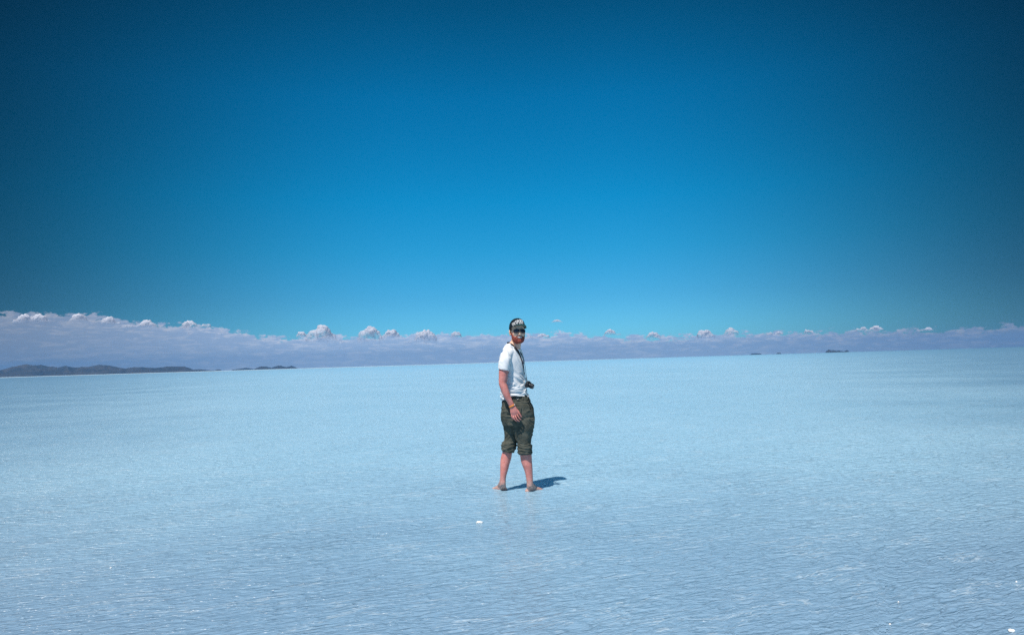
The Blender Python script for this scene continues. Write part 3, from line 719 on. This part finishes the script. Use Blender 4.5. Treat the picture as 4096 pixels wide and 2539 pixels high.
# --- rolled-up olive trousers
TP = [row(1700, 2009, 2137, -.01, .12), row(1675, 2003.5, 2138.5, -.01, .142), row(1655, 2003.5, 2138, -.012, .148), row(1632, 2004.5, 2133, -.012, .145), row(1610, 2006, 2122, -.01, .132), row(1592, 2009, 2115, -.006, .122), row(1578, 2012, 2110, -.004, .118)]
TL = [row(1672, 2006, 2078, .045, .095), row(1700, 2012, 2076, .045, .095), row(1730, 2016, 2071, .045, .09), row(1758, 2016.5, 2068, .043, .085), row(1776, 2005.5, 2067, .04, .089), row(1790, 2004.5, 2066, .04, .09), row(1803, 2006, 2062, .04, .086), row(1813, 2009, 2054, .04, .074)]
TR = [row(1672, 2050, 2139, -.035, .11), row(1700, 2052, 2138, -.04, .11), row(1725, 2055, 2133, -.044, .105), row(1745, 2060, 2129, -.047, .098), row(1766, 2067, 2123, -.05, .088), row(1781, 2068, 2128.5, -.05, .092), row(1797, 2069.5, 2129, -.05, .092), row(1809, 2071, 2128.5, -.05, .088), row(1818, 2076, 2127, -.05, .078)]
tr_me = remesh('trousers', [stack(TP, 44, 6), stack(TL, 36, 6), stack(TR, 36, 6)], .0045, 5)
v, nn = get_vn(tr_me); zcuff = L(2060, 1766)[2]; zth = L(2060, 1720)[2]; zw = L(2060, 1625)[2]
xmid = L(2066, 1780)[0]
for i in range(len(v)):
    x, y, z = v[i]; wq = fbm((x * 6, y * 6, z * 6), 1, 2)
    cu = float(ss(np.array(zcuff - z), -.02, .03)); sd_ = 1 if x > xmid else -1
    d = cu * (.0075 * ridge(z * 105 + sd_ * x * 16 + wq * 4.6) - .002) + cu * .006 * fbm((x * 22, y * 22, z * 60), 1, 2)
    th = 1 - cu
    d += th * .0105 * (ridge((z * .8 + sd_ * x * .55) * 30 + wq * 6.5) ** 1.2) * (.6 + .5 * fbm((x * 7, y * 7, z * 7 + 3), 1, 2))
    wz = float(ss(np.array(z), zw - .02, zw + .05)); d += wz * .004 * ridge(z * 120 + wq * 3)
    d += th * .009 * fbm((x * 9, y * 9, z * 9), 1, 3)
    v[i] += nn[i] * (d - .002)
set_v(tr_me, v); relax(tr_me, 2)
c0, c1 = L(2007, 1804), L(2077, 1816); ztop = L(2060, 1580)[2]
trim(tr_me, lambda p: c0[2] - (p.x - c0[0]) * .27 if p.x < xmid else c1[2] + (p.x - c1[0]) * .02, lambda p: ztop)
def trouser_nodes(t, b, co):
    n = t.noise(co, 9, 5, .65); n2 = t.noise(co, 38, 5, .7); fine = t.noise(co, 420, 2, .5)
    col = t.mix(t.sstep(n, .35, .65), (.060, .062, .049), (.115, .115, .091))
    col = t.mix(t.m('MULTIPLY', t.sstep(n2, .56, .74), .55), col, (.21, .21, .18))            # dried salt marks
    col = t.mix(t.m('MULTIPLY', t.sstep(fine, .5, .7), .3), col, (.13, .13, .10))
    t.l.new(col, b.inputs['Base Color'])
    bn = t.n.new('ShaderNodeBump'); bn.inputs['Distance'].default_value = .004; t.l.new(t.m('ADD', n2, t.m('MULTIPLY', fine, .12)), bn.inputs['Height']); t.l.new(bn.outputs[0], b.inputs['Normal'])
M_tr = material('olive_canvas', (.06, .06, .045), .9, .15, trouser_nodes)
trousers = link('trousers', solidify(tr_me, .004), M_tr, man)
TB = BVHTree.FromPolygons([Vector(q.co) for q in trousers.data.vertices], [tuple(p.vertices) for p in trousers.data.polygons])
M_black = material('black_webbing', (.012, .012, .016), .7, .3, speckle((.010, .010, .014), (.020, .020, .026), 200))
M_metal = material('worn_steel_ring', (.45, .45, .44), .35); M_metal.node_tree.nodes['Principled BSDF'].inputs['Metallic'].default_value = .9
def tpath(pts, off): return [front(TB, a, b, off, -.12)[0] for a, b in pts]
# stitched details on the hip nearest the camera
link('waistband_seam', mesh('waistband_seam', *tube(tpath([(2044, 1598), (2056, 1599), (2070, 1600), (2084, 1599), (2096, 1599)], .001), [.0020] * 5, 8, 4)), M_tr, trousers)
for px in (2054, 2090):
    P = tpath([(px, 1584), (px + .5, 1591), (px + 1, 1599)], .004); link('belt_loop', mesh('belt_loop', *tube(P, [(.0055, .002)] * 3, 10, 3, (0, 1, 0))), M_tr, trousers)
c, _ = front(TB, 2069, 1592, .006)
link('buckle_ring', mesh('buckle_ring', *tube([c + np.array((.0125 * math.cos(a), -.001, .0115 * math.sin(a))) for a in np.linspace(0, 2 * math.pi, 20)], [.0021] * 20, 8, 1, (0, 1, 0), False, False)), M_metal, trousers)
M_dark = material('pocket_shadow_cloth', (.012, .013, .012), .95, .1)
sl_ = [(2106, 1603), (2111, 1610), (2116.5, 1619), (2120, 1628), (2120.5, 1636), (2116, 1642), (2111, 1645)]
link('pocket_opening', mesh('pocket_opening', *tube(tpath(sl_, .001), [(.002, .0015), (.004, .0016), (.0055, .0016), (.0055, .0016), (.0045, .0016), (.003, .0016), (.0015, .001)], 10, 4, (0, 1, 0))), M_dark, trousers)
def flap(pts, name):
    (x0, y0), (x1, y1), (x2, y2), (x3, y3) = pts; V = []; F = []; n = 9
    for i in range(n):
        for j in range(n):
            u, q = j / (n - 1), i / (n - 1); px = (x0 * (1 - u) + x1 * u) * (1 - q) + (x3 * (1 - u) + x2 * u) * q; py = (y0 * (1 - u) + y1 * u) * (1 - q) + (y3 * (1 - u) + y2 * u) * q
            V.append(front(TB, px, py, .006)[0])
    for i in range(n - 1):
        for j in range(n - 1): F.append((i * n + j, i * n + j + 1, (i + 1) * n + j + 1, (i + 1) * n + j))
    return link(name, solidify(mesh(name, V, F), .005), M_tr, trousers)
flap([(2068, 1624), (2085, 1627), (2083, 1652), (2066, 1649)], 'pocket_flap')
flap([(2026, 1628), (2042, 1634), (2042, 1652), (2028, 1651)], 'pocket_flap')
P = tpath([(2009, 1610), (2014, 1605), (2020, 1601), (2026, 1598)], .003)
link('belt', mesh('belt', *tube(P, [(.010, .003)] * 4, 12, 4, (0, 1, 0))), M_black, trousers)
link('drawstring', mesh('drawstring', *join([tube([L(2112, 1588, -.07), L(2115.5, 1594, -.075), L(2116, 1603, -.08), L(2117, 1608, -.08)], [.0022] * 4, 8, 4), tube([L(2117, 1606, -.08), L(2120, 1603.5, -.085), L(2123, 1602.5, -.088)], [.002] * 3, 8, 4)])), M_black, trousers)

# --- paper wristband
M_band = bpy.data.materials.new('orange_wristband'); M_band.use_nodes = True; t = NT(M_band.node_tree)
co = t.n.new('ShaderNodeTexCoord').outputs['Object']; x_, y_, z_ = t.xyz(co)
wb_c = L(2048, 1620, AD - .03); wb_x = L(2057, 1617)[0]
colr = t.mix(t.sstep(x_, wb_x - .002, wb_x + .001), (.85, .30, .045), (.80, .72, .68))
colr = t.mix(t.m('MULTIPLY', t.sstep(t.noise(co, 160, 2, .5), .56, .62), .7), colr, (.60, .06, .02))
b_ = t.n['Principled BSDF']; t.l.new(colr, b_.inputs['Base Color']); b_.inputs['Roughness'].default_value = .5
wd = L(2050, 1622.5) - L(2045.5, 1613); wd /= np.linalg.norm(wd); rings = []
for q in (-.0085, -.003, .003, .0085):
    cc = wb_c + wd * q; a_ = np.cross(np.array((0, 1., 0)), wd)
    rings.append([cc + a_ * (.0335 + .0005 * (q > 0)) * math.cos(k) + np.array((0, 1., 0)) * .026 * math.sin(k) for k in np.linspace(0, 2 * math.pi, 32, endpoint=False)])
wv_, wf_ = skin_rings(rings, False)
link('wristband', solidify(mesh('wristband', wv_, wf_), .0012), M_band, man)

# ------------------------------------------------------------------ camera hanging on his chest
cm = empty('hanging_camera', (B.x, B.y, 0))
prop(cm, 'small black camera hanging from a dark neck strap in front of the man', 'camera')
M_cam = material('black_camera_body', (.012, .014, .017), .45, .5, speckle((.010, .012, .015), (.022, .026, .032), 120, 3, .35, .65, .0008, 700))
M_rub = material('black_rubber', (.010, .012, .014), .7, .4, speckle((.008, .010, .012), (.018, .020, .024), 200))
M_glass = material('camera_lens_glass', (.01, .012, .02), .05, .8, speckle((.008, .010, .018), (.014, .018, .03), 40))
cr_ = np.array(Matrix.Rotation(R(-30), 3, 'Z') @ Matrix.Rotation(R(17), 3, 'Y'))   # local +X is where the lens points, tipped down
ccen = L(2112, 1538.5, -.115)
def CP(p): return xform(p, cr_ * .82, ccen)
def rounded(parts, bev): return baked(mesh('t', *join(parts)), [('BEVEL', dict(width=bev, segments=3, limit_method='ANGLE'))])
link('body', rounded([CP(box((0, 0, 0), (.036, .108, .066)))], .006), M_cam, cm)
link('viewfinder_hump', rounded([CP(box((0, 0, .040), (.032, .034, .018)))], .005), M_cam, cm)
link('grip', rounded([CP(box((.022, -.043, -.003), (.016, .022, .056)))], .006), M_rub, cm)
def lens_ring(x0, x1, r): return tube([np.array((x0 + (x1 - x0) * q, .006, -.004)) for q in (0, .34, .67, 1)], [r] * 4, 28, 2, (0, 0, 1), False)
ln = link('lens', mesh('lens', *CP(join([lens_ring(.017, .040, .030), lens_ring(.039, .062, .0325), lens_ring(.061, .074, .031)]))), M_cam, cm)
link('lens_glass', mesh('lens_glass', *CP(ellipsoid((.073, .006, -.004), (.004, .025, .025), 24))), M_glass, ln)
link('focus_ring', mesh('focus_ring', *CP(lens_ring(.043, .056, .034))), M_rub, ln)
for yy, rr in ((-.036, .008), (.036, .007)):
    link('dial', mesh('dial', *CP(tube([(0, yy, .031), (0, yy, .036), (0, yy, .041)], [rr] * 3, 16, 2, (1, 0, 0), False))), M_rub, cm)
# strap: up one side of the chest, round the back of the neck, down the other side
NB = BVHTree.FromPolygons([Vector(q.co) for q in shirt.data.vertices] + [Vector(q) for q in bv], [tuple(p.vertices) for p in shirt.data.polygons] + [tuple(i + len(shirt.data.vertices) for i in f) for f in polys])
def neckside(a, py, off=.006):
    """point on the outside of collar or neck at bearing a (degrees, 0 = image right, -90 = towards the camera)"""
    c = L(2061, py); d = Vector((math.cos(R(a)), math.sin(R(a)), 0)); h = NB.ray_cast(Vector((c[0], 0, c[2])) + d * .11, -d)
    p = h[0] if h[0] else Vector((c[0], 0, c[2])) + d * .066
    return np.array(p + d * off)
st_pts = [(L(2105.5, 1528, -.145), None), (front(SB, 2103.5, 1510, .008, -.13)[0], 1), (front(SB, 2099, 1492, .008, -.13)[0], 1), (front(SB, 2094, 1468, .008, -.12)[0], 1), (front(SB, 2087, 1441, .008, -.11)[0], 1), (front(SB, 2079.5, 1420, .008, -.1)[0], 1), (front(SB, 2073, 1408, .009, -.07)[0], 1),
          (front(NB, 2066, 1398, .009, -.07)[0], 2), (front(NB, 2056, 1388, .009, -.07)[0], 2), (front(NB, 2047, 1379.5, .009, -.07)[0], 2), (neckside(-155, 1372), 2), (neckside(170, 1371), 2), (neckside(130, 1373), 2), (neckside(90, 1382), 2), (neckside(50, 1396), 2), (front(SB, 2083, 1409, .006, .035)[0], 3), (front(SB, 2091, 1425, .006, .015)[0], 3), (front(SB, 2096.5, 1445, .006, -.01)[0], 3), (L(2101, 1466, -.025), 3), (L(2103.5, 1490, -.045), 3), (L(2107, 1512, -.06), 3), (L(2110.5, 1528, -.085), None)]
P = [p for p, _ in st_pts]; nc = L(2061, 1390, 0); refs = []
kk = 5; PP = catmull(P, kk)
for p in PP:
    q = p - np.array((L(2056, 1440)[0], 0, p[2])) if p[2] < nk else p - np.array((nc[0], 0, p[2])); q = q / max(np.linalg.norm(q), 1e-5); refs.append(q)
wds = [.005, .005, .006, .008, .0100, .0105, .011] + [.0115] * 8 + [.011, .011, .010, .009, .005, .005, .005]
link('strap', mesh('strap', *tube(P, [(q, .0016) for q in wds], 12, kk, np.array(refs), False)), M_black, cm)

# ------------------------------------------------------------------ bits of salt crust on the water
M_crumb = material('white_salt_crust', (.84, .83, .80), .7, .3, speckle((.80, .79, .76), (.87, .86, .84), 60, 4, .35, .65, .002, 150))
def lump(px, py, wpx, hpx, label, seed, group=None):
    g = ground_at(px, py); d = (g - Vector((0, 0, CAMZ))).dot(fw); w_ = wpx / FPX * d; h_ = max(hpx / FPX * d, .003)
    V, F = ellipsoid((0, 0, 0), (w_ / 2, w_ * .42, h_ * .75), 24); V = np.array(V)
    for i in range(len(V)): V[i] *= 1 + .38 * fbm(V[i] / w_ * 4 + seed, 1, 3)
    V[:, 2] = np.maximum(V[:, 2], -.3 * h_)
    o = link('salt_lump', mesh('salt_lump', list(V), F), M_crumb); o.location = (g.x, g.y, .002)
    prop(o, label, 'salt lump', group); return o
lump(1918.5, 2090, 26, 9, 'bright white lump of salt lying in the water in front of the man', 1.0)
lump(4046, 2524, 26, 11, 'wet white lump of salt at the lower right corner', 5.0)
lump(3560, 2497, 9, 6, 'small yellowish salt crumb left of the corner lump', 8.0)
lump(4066, 2328, 8, 6, 'tiny salt crumb near the right edge, farther off than the corner lump', 11.0)
lump(3594, 2408, 6, 5, 'tiny salt speck beyond the small yellowish crumb', 14.0)
lump(443, 2272, 8, 5, 'tiny white salt speck alone on the left side of the water', 17.0)

# ------------------------------------------------------------------ the air
hz_v, hz_f = box((0, 0, 90.0), (21400, 21400, 182.0))
hz = link('haze', mesh('haze', hz_v, hz_f), None, smooth=False); hz['kind'] = 'stuff'
mh = bpy.data.materials.new('haze_air'); mh.use_nodes = True; mh.node_tree.nodes.clear()
oo = mh.node_tree.nodes.new('ShaderNodeOutputMaterial'); pv = mh.node_tree.nodes.new('ShaderNodeVolumePrincipled')
pv.inputs['Color'].default_value = (.16, .47, .95, 1); pv.inputs['Density'].default_value = 8e-5; pv.inputs['Anisotropy'].default_value = 0.0
mh.node_tree.links.new(pv.outputs[0], oo.inputs['Volume']); hz.data.materials.append(mh)
